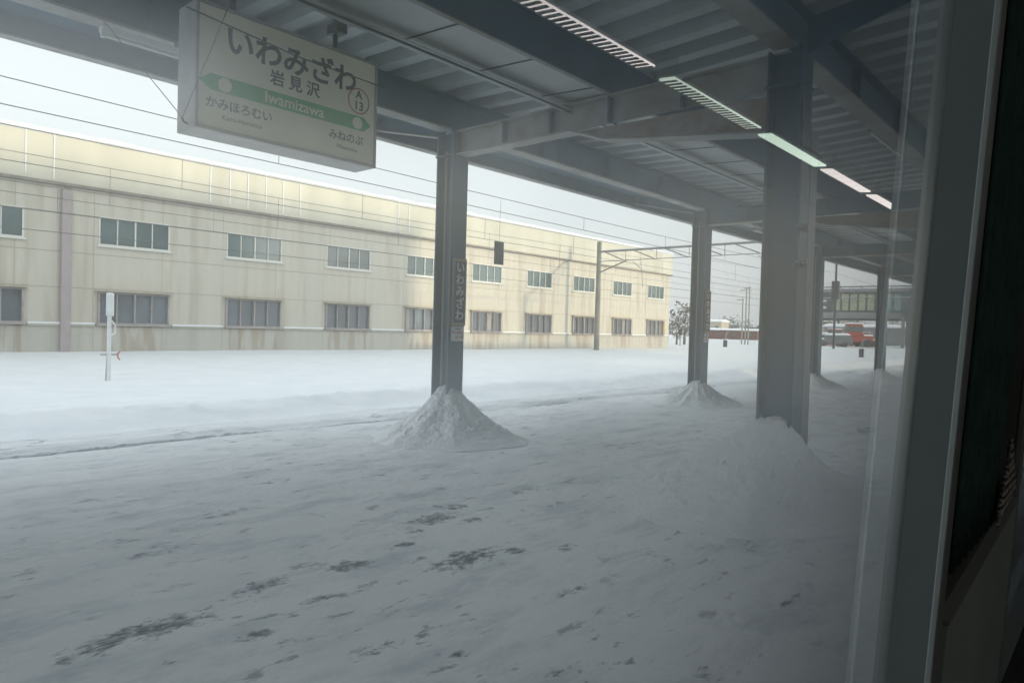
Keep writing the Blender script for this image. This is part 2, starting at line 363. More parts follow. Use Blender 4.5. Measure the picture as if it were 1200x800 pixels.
# windows
def window(c, lower, k):
    z0, z1 = (1.12, 2.28) if lower else (3.97, 5.0)
    y0, y1 = c-1.24, c+1.24; fr = M['frame_g'] if lower else M['frame_w']
    xo = BX+(.10 if lower else .03); t = .05
    mb = MB(); mb.box(BX-.08, xo, y0, y1, z0, z0+t); mb.box(BX-.08, xo, y0, y1, z1-t, z1)
    for j in range(5):
        yc = y0+t/2+(y1-y0-t)*j/4; ww = t if j in (0, 2, 4) else t*.7; mb.box(BX-.08, xo-(0 if j != 1 and j != 3 else .03), yc-ww/2, yc+ww/2, z0+t, z1-t)
    fo = mb.build('window', fr, None)
    for v in fo.data.vertices: v.co -= Vector(OFF)
    fo.parent = b
    def sub(mb, nm, m):
        o = mb.build(nm, m, None)
        for v in o.data.vertices: v.co -= Vector(OFF)
        o.parent = fo
    for j in range(4):
        a = y0+t+(y1-y0-t)*j/4; e = a+(y1-y0-t)/4-t
        sub(MB().box(BX-.055+(.02 if j % 2 else 0), BX-.045+(.02 if j % 2 else 0), a, e, z0+t, z1-t), 'pane', M['pane2' if lower else 'pane'])
    sub(MB().box(BX-.08, xo+.05, y0-.06, y1+.06, z0-.06, z0-.002), 'sill', fr)
    if lower:
        sub(MB().box(BX+.002, BX+.24, y0-.12, y1+.12, z1+.02, z1+.06), 'hood', M['hood'])
        mb = MB()
        for q in range(13): yq = y0+(y1-y0)*q/12; mb.tube((xo+.06, yq, z0-.03), (xo+.06, yq, z1+.01), .010, n=5)
        mb.box(xo+.05, xo+.07, y0, y1, z0+.02, z0+.05)
        if k > 6: sub(mb, 'window_bars', M['frame_g'])
        mb = MB()
        for q in range(4):
            if k > 4 and ((q+k) % 3 == 0 or k > 8):
                a = y0+.1+q*.61; mb = MB(); mb.box(BX-.042, BX-.038, a, a+.22+.1*((q*k) % 3), z0+.07, z1-.07); sub(mb, 'curtain', M['curtain'])
for k, c in enumerate(cy): window(c, False, k); window(c, True, k)

# ------------------------------------------------------------------ station hall added unseen behind the train to cast the shade
M['stn'] = mat('added_hall_wall', (.36, .30, .26), .8, 0, .2, 1)
st = empty('added_shade_hall', (20, -10, 0), 'tall brick station hall added unseen behind the train to shade the tracks', 'building')
o = MB().box(16, 30, -90, 38, -1.0, 15.6).build('wall', M['stn']); 
for v in o.data.vertices: v.co -= Vector((20, -10, 0))
o.parent = st
o = MB().box(15.8, 30.2, -90.2, 38.2, 15.6, 15.9).build('roof', M['snowcap'])
for v in o.data.vertices: v.co -= Vector((20, -10, 0))
o.parent = st
for k in range(14):
    o = MB().box(15.93, 15.99, -80+k*8.2, -76+k*8.2, 5, 14).build('window', M['pane'])
    for v in o.data.vertices: v.co -= Vector((20, -10, 0))
    o.parent = st

# ------------------------------------------------------------------ canopy
XF, XN = -6.53, -2.3        # rows of columns
CY = [-8.1, -1.0, 6.1, 12.95, 19.75, 26.4, 33.3, 40.1]
can = empty('platform_canopy', (-4.4, 0, 0), 'long grey steel platform roof with ribbed deck and deep beams over the snowy platform', 'canopy')
COFF = Vector((-4.4, 0, 0))
def cp(mb, name, m, parent=can, **k):
    o = mb.build(name, m, None, **k)
    for v in o.data.vertices: v.co -= COFF
    o.parent = parent; return o
CA, CB = -12.0, 46.0
# folded plate deck: ribs run across the platform
def deck_poly(y0, y1, zb, pitch=.42, h=.12, th=.006):
    pts = []; y = y0
    while y < y1:
        pts += [(y, zb), (y+.15, zb), (y+.20, zb+h), (y+.37, zb+h)]; y += pitch
    pts.append((y, zb))
    return pts
def deck(x0, x1, zb0, zb1):
    pts = deck_poly(CA, CB, 0); n = len(pts); v = []; f = []
    for (x, zb) in ((x0, zb0), (x1, zb1)):
        v += [(x, y, z+zb) for y, z in pts]
    v += [(x, y, z+.006) for x, y, z in v[:2*n]]
    for i in range(n-1):
        f += [(i, i+1, n+i+1, n+i), (2*n+i, 3*n+i, 3*n+i+1, 2*n+i+1)]
    return MB().add(v, f)
cp(deck(-8.12, -4.86, 4.32, 4.20), 'roof_deck', M['deck']); cp(deck(-4.14, -.55, 4.20, 4.34), 'roof_deck', M['deck'])
cp(MB().box(-8.12, -6.66, CA, CB, 4.27, 4.31), 'eave_soffit', M['beam'])
cp(MB().box(-8.2, -.5, CA, CB, 4.47, 4.62), 'roof_snow', M['snowcap'])
mb = MB().box(-8.18, -8.13, CA, CB, 4.13, 4.46); mb.box(-8.24, -8.11, CA, CB, 4.07, 4.127); cp(mb, 'fascia', M['beam'])
cp(MB().box(-8.242, -8.10, CA, CB, 4.05, 4.068), 'fascia_lip', M['flange'])
mb = MB().box(-.56, -.52, CA, CB, 4.1, 4.46); cp(mb, 'fascia', M['beam'])
# gutter box between the two roof halves
cp(MB().prism([(-4.86, 3.89), (-4.11, 3.84), (-4.105, 4.44), (-4.865, 4.44)], 'Y', CA, CB), 'gutter_box', M['panel'])
mb = MB()
for yy in frange(CA, CB, .93): mb.prism([(-4.845, 3.886), (-4.12, 3.838), (-4.12, 3.832), (-4.845, 3.880)], 'Y', yy, yy+.018)
cp(mb, 'panel_seam', M['dark'])
cp(MB().box(-4.102, -4.085, CA, CB, 3.83, 4.20), 'gutter_side', M['beam'])
cp(MB().box(-4.13, -4.08, CA, CB, 3.815, 3.8285), 'gutter_trim', M['flange'])
def ibeam_y(mb, x, z0, z1, y0, y1, w=.2, tf=.02, tw=.012):
    mb.box(x-tw/2, x+tw/2, y0, y1, z0+tf, z1-tf); mb.box(x-w/2, x+w/2, y0, y1, z1-tf, z1); return mb
def ibeam_x(mb, y, z0, z1, x0, x1, w=.2, tf=.02, tw=.012):
    mb.box(x0, x1, y-tw/2, y+tw/2, z0+tf, z1-tf); mb.box(x0, x1, y-w/2, y+w/2, z1-tf, z1); return mb
for X in (XF, XN):
    bm_ = cp(ibeam_y(MB(), X, 3.84, 4.26 if X == XF else 4.24, CA, CB), 'long_beam', M['beam'])
    for a, c in zip([CA]+CY, CY+[CB]):
        cp(MB().box(X-.1, X+.1, a+.12, c-.12, 3.838, 3.8595), 'bottom_flange', M['flange'], parent=bm_)
    mb = MB()
    for a in CY:
        for q in (1.7, 3.4, 5.1): mb.box(X-.09, X+.09, a+q-.006, a+q+.006, 3.862, 4.2)
    cp(mb, 'stiffener', M['beam'], parent=bm_)
for i, y in enumerate(CY):
    cb = cp(ibeam_x(MB(), y, 3.53, 3.83, XF+.14, XN-.14, w=.18), 'cross_beam', M['beam'] if i != 2 else M['flange'])
    cp(MB().box(XF+.14, -4.6, y-.09, y+.09, 3.528, 3.5495), 'bottom_flange', M['flange'], parent=cb)
    cp(MB().prism([(-4.6, 3.53), (-2.44, 3.50), (-2.44, 3.17), (-4.15, 3.38)], 'Y', y-.006, y+.006), 'haunch', M['rusty'], parent=cb)
    mb = MB().prism([(-4.62, 3.549), (-4.62, 3.529), (-4.15, 3.365), (-2.44, 3.152), (-2.44, 3.172), (-4.13, 3.386)], 'Y', y-.1, y+.1)
    cp(mb, 'haunch_flange', M['flange'], parent=cb)
    mb = MB()
    for xx in (-5.6, -4.9, -4.13, -3.3): mb.box(xx-.006, xx+.006, y-.085, y+.085, 3.55, 3.81)
    cp(mb, 'stiffener', M['beam'], parent=cb)
    if True:
        mb = MB(); mb.prism([(-8.1, 4.14), (-8.1, 4.26), (XF-.14, 4.12), (XF-.14, 3.80)], 'Y', y-.005, y+.005)
        br = cp(mb, 'outrigger', M['beam']); cp(MB().prism([(-8.1, 4.125), (-8.1, 4.139), (XF-.14, 3.799), (XF-.14, 3.785)], 'Y', y-.06, y+.06), 'outrigger_flange', M['flange'], parent=br)
        mb = MB(); mb.prism([(-.6, 4.24), (-.6, 4.3), (XN+.14, 4.1), (XN+.14, 3.80)], 'Y', y-.005, y+.005); cp(mb, 'outrigger', M['beam'])
# conduits under the gutter
tr = empty('conduit_run', (-4.7, 0, 3.8), 'pair of thin dark conduits clipped under the roof along the gutter', 'conduit')
for X, z, r in ((-4.80, 3.83, .02), (-4.66, 3.76, .012)):
    o = MB().tube((X, CA, z), (X, CB, z), r, n=8).build('pipe', M['pipe']); 
    for v in o.data.vertices: v.co -= Vector((-4.7, 0, 3.8))
    o.parent = tr
mb = MB().box(-4.79, -4.665, CA, CB, 3.79, 3.80)
o = mb.build('cable_rail', M['deck']); 
for v in o.data.vertices: v.co -= Vector((-4.7, 0, 3.8))
o.parent = tr

# ------------------------------------------------------------------ columns
def hsec(w=.27, tf=.02, tw=.016, d=.29):
    a, c = d/2, w/2
    return [(-a, -c), (-a+tf, -c), (-a+tf, -tw), (a-tf, -tw), (a-tf, -c), (a, -c), (a, c), (a-tf, c), (a-tf, tw), (-a+tf, tw), (-a+tf, c), (-a, c)]
def column(x, y, label, group, near, ztop=3.838):
    c = empty('canopy_column', (x, y, 0), label, 'column', group)
    MB().prism(hsec(), 'Z', -.05, ztop).build('shaft', M['steel'], c)
    MB().box(-.16, .16, -.15, .15, ztop-.32, ztop-.30).build('stiffener_plate', M['steel'], c)
    if near:
        MB().box(.02, .147, .15, .33, 0, 3.2).build('cable_duct', M['grey'], c, bevel=.006)
        MB().box(.148, .155, -.12, .32, 3.0, 3.02).build('strap', M['dark'], c)
        for z in (2.32, 2.02):
            k = MB().tube((.147, .02, z), (.20, .02, z), .035, n=12).build('conduit_box', M['grey'], c)
            MB().tube((.17, -.20, z), (.17, .0, z), .008, n=6).build('conduit', M['grey'], k)
        MB().tube((.155, -.09, 0), (.155, -.09, 3.4), .008, n=6).build('conduit', M['grey'], c)
    else:
        MB().tube((-.02, -.08, 0), (-.02, -.08, 3.6), .014, n=6).build('conduit', M['grey'], c)
    return c
far_l = {2: 'steel column carrying the navy name plate, nearest on the far side of the platform', 3: 'second steel column on the far side, right of the cream building end',
         4: 'slim steel column half hidden behind the thick foreground column', 5: 'thin far steel column in front of the footbridge', 6: 'very distant steel column beside the window frame',
         0: 'steel column out of view on the far row', 1: 'steel column just out of view on the far row', 7: 'most distant column of the far row'}
for i, y in enumerate(CY):
    if i >= 1: column(XF, y, far_l[i], 'columns along the far side of the platform', False)
    if i >= 1: column(XN, y, {2: 'thick grey foreground column with cable duct standing in the biggest snow mound', 1: 'near row column just out of view', 3: 'near row column behind the window frame'}.get(i, 'distant near row column behind the window frame, %s from the camera' % ['', '', '', '', 'third', 'fourth', 'fifth', 'sixth'][i]), 'columns along the near side of the platform', True)

# snow mounds
def mound(cx, cy_, rx, ry, h, label, seed=0, off=(0, 0), nr=110, na=260):
    v = [(0, 0, 0)]; f = []
    def H(t, a, x, y):
        u = min(1, t)
        base = h*(.55*(1-u)**1.2+.45*(1-u)**2.6)*(1-u*u*.1); base = min(base, h*.80+.10*(base-h*.8))
        amp = min(1, (1-u)*3.2)*min(1, h/.5)
        n_ = noise.noise(Vector((x*2.3+seed, y*2.3, 2)))*.07
        for fq, am in ((5, .030), (12, .024), (27, .018), (52, .013)):
            n_ += am*(.5-abs(noise.noise(Vector((x*fq+seed, y*fq, base*fq*.8)))))*1.5
        for fq, am in ((6.0, .045), (11.0, .035), (20.0, .02)):
            ds = noise.voronoi(Vector((x*fq+seed, y*fq, base*fq*.6)))[0][0]
            n_ += am*max(0, .55-ds)*1.4
        gl = math.sin(a*9+3*noise.noise(Vector((x*2, y*2, seed))))*.010*math.sin(math.pi*u)      # slides of loose snow
        return base+(.62*n_+gl)*amp
    for i in range(1, nr+1):
        t = i/nr
        for j in range(na):
            a = 2*math.pi*j/na; rr = 1+.16*noise.noise(Vector((math.cos(a)*1.4+seed, math.sin(a)*1.4, 0)))+.09*noise.noise(Vector((math.cos(a)*4+seed, math.sin(a)*4, 3)))
            x = rx*t*rr*math.cos(a)+off[0]*t; y = ry*t*rr*math.sin(a)+off[1]*t
            v.append((x, y, H(t, a, x, y)-(.06 if i == nr else 0)))
    v[0] = (0, 0, H(0, 0, 0, 0))
    f += [(0, 1+j, 1+(j+1) % na) for j in range(na)]
    for i in range(nr-1): f += [(1+i*na+j, 1+(i+1)*na+j, 1+(i+1)*na+(j+1) % na, 1+i*na+(j+1) % na) for j in range(na)]
    me = bpy.data.meshes.new('snow_mound'); me.from_pydata(v, [], f); me.materials.append(M['mound']); me.polygons.foreach_set('use_smooth', [True]*len(f))
    o = bpy.data.objects.new('snow_mound', me); COL.objects.link(o); o.location = (cx, cy_, 0)
    return tag(o, label, 'snow mound', 'snow heaped round the column feet')
M['mound'] = mat('heaped_snow', (.83, .85, .86), .8, 0, .06, 6, 1.0, 40, spec=.2)
mound(XF+.02, 6.08, .98, .98, .74, 'round snow mound at the foot of the name plate column', 1, (.12, -.02))
mound(XF, 12.95, .95, .95, .52, 'snow mound at the foot of the second column in front of the building end', 3)
mound(XF, 19.75, .9, .9, .45, 'snow mound at the foot of the column behind the foreground column', 5)
mound(XF, 26.4, .8, .8, .4, 'small far snow mound at the column before the footbridge', 8)
mound(XF, 33.3, .8, .8, .4, 'tiny distant snow mound beside the window frame', 9)
mound(XN-.02, 6.0, 1.08, 1.26, .80, 'largest snow mound, round the thick foreground column', 11, (-.05, -.18))
mound(XN, 12.95, .9, .9, .5, 'snow mound on the near row seen past the window frame', 13)

# ------------------------------------------------------------------ lettering
def text(body, size, m, parent, loc, rot, name='lettering', bold=0.0, sx=1.0, align='CENTER', shear=0):
    c = bpy.data.curves.new(name, 'FONT'); c.body = body; c.size = size; c.align_x = align; c.align_y = 'CENTER'; c.offset = bold; c.extrude = .0006
    c.resolution_u = 4
    o = bpy.data.objects.new(name, c); COL.objects.link(o)
    dg = bpy.context.evaluated_depsgraph_get(); me = bpy.data.meshes.new_from_object(o.evaluated_get(dg))
    bpy.data.objects.remove(o); bpy.data.curves.remove(c)
    me.materials.clear(); me.materials.append(m)
    q = bpy.data.objects.new(name, me); COL.objects.link(q); q.parent = parent; q.location = loc; q.rotation_euler = rot; q.scale = (sx, 1, 1)
    return q
RX = (R(90), 0, R(90))          # a face that looks along +X, text runs along +Y
# station name sign: face at X=-5.1, Y 2.24..3.82, z 2.79..3.68
sg = empty('station_name_sign', (-5.1, 3.02, 3.24), 'large cream station name sign with green arrow band hanging from the roof', 'sign')
HW, HH, DP = .80, .46, .29
MB().box(-DP, 0, -HW, HW, -HH, HH).build('casing', M['signframe'], sg, bevel=.006)
MB().box(.001, .006, -HW+.022, HW-.022, -HH+.028, HH-.022).build('face', M['signface'], sg)
fr = MB(); fr.box(0.001, .016, -HW, HW, HH-.02, HH); fr.box(0.001, .016, -HW, HW, -HH, -HH+.026); fr.box(0.001, .016, -HW, -HW+.02, -HH+.026, HH-.02); fr.box(0.001, .016, HW-.02, HW, -HH+.026, HH-.02)
fr.build('rim', M['signframe'], sg)
FX = .0068
def poly(pts, m, nm, x=FX, dep=.0012): return MB().prism(pts, 'X', x, x+dep).build(nm, m, sg)
gz0, gz1 = -.165, -.045; gm = (gz0+gz1)/2
poly([(-.772, gm), (-.69, gz1), (.665, gz1), (.740, gm), (.665, gz0), (-.69, gz0)], M['signgreen'], 'arrow_band')
def disc(y, z, r, n=28): return [(y+r*math.cos(2*math.pi*i/n), z+r*math.sin(2*math.pi*i/n)) for i in range(n)]
poly(disc(-.58, gm, .052), M['signface'], 'band_dot', FX+.0014); poly(disc(.60, gm, .050), M['signface'], 'band_dot', FX+.0014)
text('いわみざわ', .235, M['ink'], sg, (FX+.001, .0, .225), RX, 'station_name', .006)
text('岩 見 沢', .125, M['ink'], sg, (FX+.001, .0, .055), RX, 'kanji_name', .003)
text('Iwamizawa', .122, M['signface'], sg, (FX+.0016, .0, gm), RX, 'roman_name', .001)
text('かみほろむい', .088, M['ink'], sg, (FX+.001, -.46, -.258), RX, 'previous_station', .0015)
text('Kami-Horomui', .052, M['ink'], sg, (FX+.001, -.44, -.345), RX, 'previous_station_roman')
text('みねのぶ', .088, M['ink'], sg, (FX+.001, .49, -.258), RX, 'next_station', .0015)
text('Minenobu', .052, M['ink'], sg, (FX+.001, .50, -.345), RX, 'next_station_roman')
ring = MB(); n = 36
o_, i_ = disc(.61, .085, .112, n), disc(.61, .085, .100, n)
vs = [(FX, y, z) for y, z in o_+i_]+[(FX+.0012, y, z) for y, z in o_+i_]
ring.add(vs, [(2*n+i, 2*n+(i+1) % n, 3*n+(i+1) % n, 3*n+i) for i in range(n)]+[(i, (i+1) % n, 2*n+(i+1) % n, 2*n+i) for i in range(n)])
ring.build('number_ring', M['circlered'], sg)
text('A', .098, M['ink'], sg, (FX+.001, .61, .136), RX, 'line_letter', .002); text('13', .104, M['ink'], sg, (FX+.001, .61, .040), RX, 'station_number', .002)
for yy in (-.48, .43):
    h = MB().tube((-.1, yy, HH-.005), (-.1, yy, 1.0), .022, n=10); h.build('hanger', M['pipe'], sg)
    MB().box(-.15, .0, yy-.05, yy+.05, HH+.16, HH+.24).build('hanger_clamp', M['pipe'], sg)
for yy in (-HW, HW):
    s_ = -1 if yy < 0 else 1
    MB().path([(-.1, yy, -HH+.04), (-.1, yy+s_*.03, -HH+.045), (-.1, yy+s_*.045, -HH+.075)], .009).build('hook', M['dark'], sg)
# stay wires from the lower corners and the thin cable drawn across the face
def wire(name, pts, r, m, label, cat, group=None, n=5):
    o = MB().path(pts, r, n=n).build(name, m); return tag(o, label, cat, group)
HKL, HKR = (-5.2, 2.18, 2.855), (-5.2, 3.87, 2.855)
wire('stay_wire', [HKL, (-6.46, 2.05, 3.85)], .0035, M['pipe'], 'thin stay wire from lower left corner of the name sign to the roof', 'wire', 'stay wires of the name sign')
wire('stay_wire', [HKL, (-4.15, 2.2, 3.84)], .0035, M['pipe'], 'thin stay wire rising across the left end of the name sign face', 'wire', 'stay wires of the name sign')
wire('stay_wire', [HKR, (-6.46, 4.75, 3.85)], .0035, M['pipe'], 'thin stay wire from the lower right corner of the name sign to the far beam', 'wire', 'stay wires of the name sign')
wire('cable', [(-5.03, 2.12, 3.58), (-5.03, 3.0, 3.50), (-5.03, 3.85, 3.49)], .006, M['dark'], 'dark slack cable drawn across the upper face of the name sign', 'cable')
# vertical name plates on two far columns
for i, lab in ((2, 'tall narrow navy station name plate with tan border on the nearest far side column'), (3, 'tall narrow navy station name plate on the second far side column')):
    s2 = empty('name_plate', (XF+.15, CY[i]+.02, 1.83), lab, 'sign', 'vertical station name plates')
    MB().box(0, .022, -.115, .115, -.42, .42).build('border', M['signtan'], s2, bevel=.003)
    MB().box(.0225, .026, -.09, .09, -.385, .385).build('plate', M['signblue'], s2)
    for k, ch in enumerate('いわみざわ'):
        text(ch, .148, M['white'], s2, (.0265, 0, .30-k*.15), RX, 'character', .003)
    s3 = empty('sponsor_plate', (XF+.15, CY[i]+.01, 1.305), 'small white plate with red writing under the navy plate of the %s column' % ('nearest far side' if i == 2 else 'second far side'), 'sign', 'small white plates under the name plates')
    MB().box(0, .012, -.105, .105, -.092, .092).build('plate', M['white'], s3, bevel=.003)
    text('北海道限定', .026, M['ink'], s3, (.0125, 0, .060), RX, 'small_print')
    text('サッポロ', .046, M['red_ink'], s3, (.0125, 0, .012), RX, 'red_print', .0015)
    text('ビール', .046, M['red_ink'], s3, (.0125, .03, -.045), RX, 'red_print', .0015)
# fluorescent fittings
def fitting(x, y0, y1, z, lab, m='white'):
    t = empty('lamp_fitting', (x, (y0+y1)/2, z), lab, 'lamp', 'unlit strip lights under the canopy beams')
    L_ = (y1-y0)/2
    MB().prism([(-.05, 0), (.05, 0), (.035, -.05), (-.035, -.05)], 'Y', -L_, L_).build('housing', M[m], t, bevel=.004)
    MB().tube((0, -L_+.04, -.066), (0, L_-.04, -.066), .016, n=10).build('tube', M['lampwhite'], t)
    for s_ in (-1, 1): MB().box(-.02, .02, s_*(L_-.02)-.015, s_*(L_-.02)+.015, -.085, -.045).build('socket', M['white'], t)
    MB().box(-.015, .015, -.02, .02, 0, .07).build('bracket', M['grey'], t)
fitting(-6.42, 2.02, 3.25, 3.78, 'white strip light under the far beam just left of the name sign')
fitting(-2.5, 9.35, 10.7, 3.98, 'dim strip light under the near beam at upper right', 'grey')
fitting(-6.42, 15.2, 16.4, 3.78, 'strip light under the far beam beyond the second column', 'grey')

# ------------------------------------------------------------------ overhead line
def sagline(p, q, sag, n=10):
    p, q = Vector(p), Vector(q); return [tuple(p.lerp(q, i/n)+Vector((0, 0, -sag*4*(i/n)*(1-i/n)))) for i in range(n+1)]
W = M['dark']; M['wirem'] = mat('overhead_wire', (.10, .11, .12), .6)
GY = [-16.0, 36.9, 77.0]
tracks = [(-10.6, 4.37, 4.0, .05), (-14.6, 4.63, 4.0, .012), (-18.6, 4.98, 4.05, .012), (-22.6, 4.97, 4.25, .007)]
ordn = ['nearest', 'second', 'third', 'fourth']
for k, (tx, zm, zc, dr) in enumerate(tracks):
    dxk = -.7 if k == 0 else 0
    ca = empty('overhead_line', (tx, 0, 0), '%s of the overhead catenary lines, seen against the sky and cream wall' % ordn[k], 'overhead line', 'catenary lines over the tracks')
    def lw(mb, nm, par=ca, tx=tx):
        o = mb.build(nm, M['wirem']); 
        for v in o.data.vertices: v.co -= Vector((tx, 0, 0))
        o.parent = par; return o
    r_ = .0075
    P = [(tx+.4, GY[0]), (tx+dxk, GY[1]), (tx+dxk-.2, GY[2]), (tx+dxk, 130.)]
    mm = MB(); cc = MB(); dd = MB()
    for (xa, ya), (xb, yb) in zip(P, P[1:]):
        pa_ = sagline((xa, ya, zm+.22), (xb, yb, zm+.22), .28, 12); mm.path(pa_, r_, n=5)
        pc_ = [(xa, ya, zc), (xb, yb, zc)]; cc.path(pc_, r_, n=5)
        for q in pa_[1:-1]: dd.tube(q, (q[0], q[1], zc), .005, n=4)
    lw(mm, 'messenger_wire'); lw(cc, 'contact_wire'); lw(dd, 'dropper')
for k, (X, z) in enumerate(((-24.6, 5.35), (-24.9, 4.55), (-24.4, 3.9))):
    wire('feeder_cable', [(X, -16, z), (X, 36.9, z), (X, 77, z)], .012, M['wirem'], ['uppermost', 'middle', 'lowest'][k]+' of the thin feeder cables strung in front of the cream wall', 'cable', 'feeder cables before the building')
M['polem'] = mat('pole_concrete', (.25, .245, .22), .8, 0, .3, 2, .2, 20)
M['trussm'] = mat('truss_steel', (.22, .22, .21), .6, 0, .3, 3)
def gantry(y, x0, x1, zb, lab, ptop=7.1, base=-.4, leftpole=True):
    g = empty('line_gantry', (x0, y, 0), lab, 'gantry', 'overhead line gantries')
    OF = Vector((x0, y, 0))
    def lb(mb, nm, m, par=g):
        o = mb.build(nm, m)
        for v in o.data.vertices: v.co -= OF
        o.parent = par; return o
    poles = [x0, x1]
    for k, px in enumerate(poles):
        lb(MB().tube((px, y, base), (px, y, ptop if k == 0 else zb+.3), .18, .15, n=14), 'pole', M['polem'])
    lb(MB().tube((x0, y, zb), (x1, y, zb), .06, n=8), 'top_chord', M['trussm'])
    lb(MB().tube((x0, y, zb-.62), (x1, y, zb-.62), .022, n=6), 'bottom_chord', M['trussm'])
    mb = MB(); L_ = x1-x0; nn = max(4, int(abs(L_)/1.9))
    for i in range(nn):
        xa = x0+L_*(i+.15)/nn; xb = x0+L_*(i+.85)/nn
        mb.tube((xa, y, zb), (xb, y, zb-.6), .035, n=6); mb.tube((xb+.15, y, zb), (xb+.15, y, zb-.6), .02, n=5)
    lb(mb, 'web_member', M['trussm'])
    lb(MB().box(x0, x1, y-.05, y+.05, zb+.058, zb+.10), 'snow_cap', M['snowcap'])
    s_ = 1 if x1 > x0 else -1
    lb(MB().tube((x0+s_*.15, y, zb-1.3), (x0+s_*2.2, y, zb-.6), .04, n=6), 'knee_brace', M['trussm'])
    for tx in (-14.8, -18.8, -22.8):
        ins = MB(); z0 = zb-.66
        ins.tube((tx, y, z0), (tx, y, z0-.12), .02, n=6)
        for q in range(5): ins.tube((tx, y, z0-.12-q*.10), (tx, y, z0-.17-q*.10), .07, .05, n=10)
        lb(ins, 'insulator', M['white'])
        arm = MB(); arm.tube((tx, y, z0-.6), (tx+.1, y, 4.1), .018, n=5); arm.tube((tx-.7, y, z0-.05), (tx+.05, y, z0-.6), .018, n=5); lb(arm, 'registration_arm', M['trussm'])
    return g
gantry(37.4, -26.0, -12.9, 6.45, 'snow dusted truss gantry on a round pole in front of the cream building')
gantry(77, -29.7, -11.5, 6.6, 'far truss gantry crossing above the footbridge roofline', 7.0)
gantry(118, -48, -14, 7.6, 'most distant truss gantry beyond the footbridge side', 8.0)
# hanging dark board near the name plate column
hb = empty('hanging_board', (-10.95, 11.75, 3.1), 'dark rectangular board hung from the overhead wire to the right of the name plate column', 'board')
MB().box(-.02, .02, -.145, .145, -.26, .26).build('board', M['dark'], hb, bevel=.004)
MB().tube((0, 0, .26), (.02, 0, 1.2), .004, n=5).build('hanger', M['wirem'], hb)

# ------------------------------------------------------------------ yard items
def ez(x, y): return hg(x, y)
def xat(px):   # slope X/Y of the vertical plane seen at this column of the photo, to place far things where they stand
    d = F+R2*((px-600)/818.5); return d.x/d.y
# marker post
pz = hg(-18.5, 6.12)
mp_ = empty('marker_post', (-18.5, 6.12, pz), 'white snow crusted post standing in the yard before the cream building', 'post')
MB().tube((0, 0, -.2), (0, 0, 2.05), .05, .045, n=12).build('post', M['white'], mp_)
MB().box(-.06, .06, -.07, .09, 1.55, 2.12).build('head', M['white'], mp_, bevel=.03)
MB().path([(0, .05, 1.45), (0, .13, 1.35), (0, .13, 1.15), (0, .05, 1.1)], .02).build('bracket', M['white'], mp_)
MB().tube((0, -.18, .63), (0, .22, .63), .012, n=6).build('crossbar', M['dark'], mp_)
MB().path([(0, .25, .70), (0, .20, .66), (0, .20, .56), (0, .25, .50)], .018).build('ribbon', M['red_ink'], mp_)
MB().tube((0, -.06, .0), (0, -.04, .6), .014, n=6).build('rod', M['grey'], mp_)

# trees
def branch_tree(x, y, h, rad, label, dens=1.0, seed=0):
    rnd = random.Random(seed); z0 = ez(x, y)-.1
    t = empty('snowy_tree', (x, y, z0), label, 'tree', 'snow laden trees beyond the yard')
    MB().tube((0, 0, 0), (0, 0, h*.5), .035*h, .02*h, n=8).tube((0, 0, h*.5), (.05*h, 0, h*.92), .02*h, .006*h, n=6).build('trunk', M['bark'], t)
    lim = MB(); cl = MB(); sn = MB()
    for i in range(int(26*dens)):
        a = rnd.uniform(0, 6.28); zz = h*rnd.uniform(.22, .85); l = rad*rnd.uniform(.5, 1)*(1.1-abs(zz/h-.5)*1.2)
        e = Vector((math.cos(a)*l, math.sin(a)*l, zz+rnd.uniform(.02, .16)*h)); lim.tube((0, 0, zz), e, .009*h, .003*h, n=5)
        for j in range(int(16*dens)):
            q = Vector((0, 0, zz)).lerp(e, rnd.uniform(.35, 1.1))+Vector((rnd.gauss(0, .1), rnd.gauss(0, .1), rnd.gauss(0, .07)))*h*.6
            s = h*rnd.uniform(.018, .045)
            u = Vector((rnd.gauss(0, 1), rnd.gauss(0, 1), rnd.gauss(0, .5))).normalized(); v_ = u.orthogonal().normalized()
            (sn if rnd.random() < .45 else cl).add([q-u*s, q+v_*s*.7, q+u*s, q-v_*s*.7+Vector((0, 0, s*.3))], [(0, 1, 2), (0, 2, 3)])
    lim.build('limbs', M['bark'], t); cl.build('crown', M['needle'], t); sn.build('crown_snow', M['snowcap'], t)
M['bark'] = mat('bark', (.13, .11, .10), .9, 0, .3, 4)
M['needle'] = mat('dark_foliage', (.10, .11, .10), .8, 0, .3, 3)
k = xat(802); branch_tree(k*62, 62, 4.2, 1.5, 'snow dusted tree just past the end of the cream building', 1.5, 3)
k = xat(793); branch_tree(k*59, 59, 3.0, 1.0, 'smaller snowy tree against the end of the cream building', 1.0, 4)
k = xat(851); branch_tree(k*190, 190, 6, 3.0, 'distant bare tree right of the small pale house', 1.0, 5)
k = xat(858); branch_tree(k*210, 210, 7, 3.0, 'distant bare tree above the long brown shed', 1.0, 6)
k = xat(872); branch_tree(k*220, 220, 6.5, 3.0, 'distant bare tree behind the thin white poles', 1.0, 7)
for i, px in enumerate((970, 1005, 1050)):
    k = xat(px); branch_tree(k*170, 170, 6, 3.2, ['bare tree beyond the footbridge over the parked cars', 'bare tree beyond the footbridge above the red machine', 'bare tree beyond the footbridge right of the far column'][i], 1.2, 20+i)
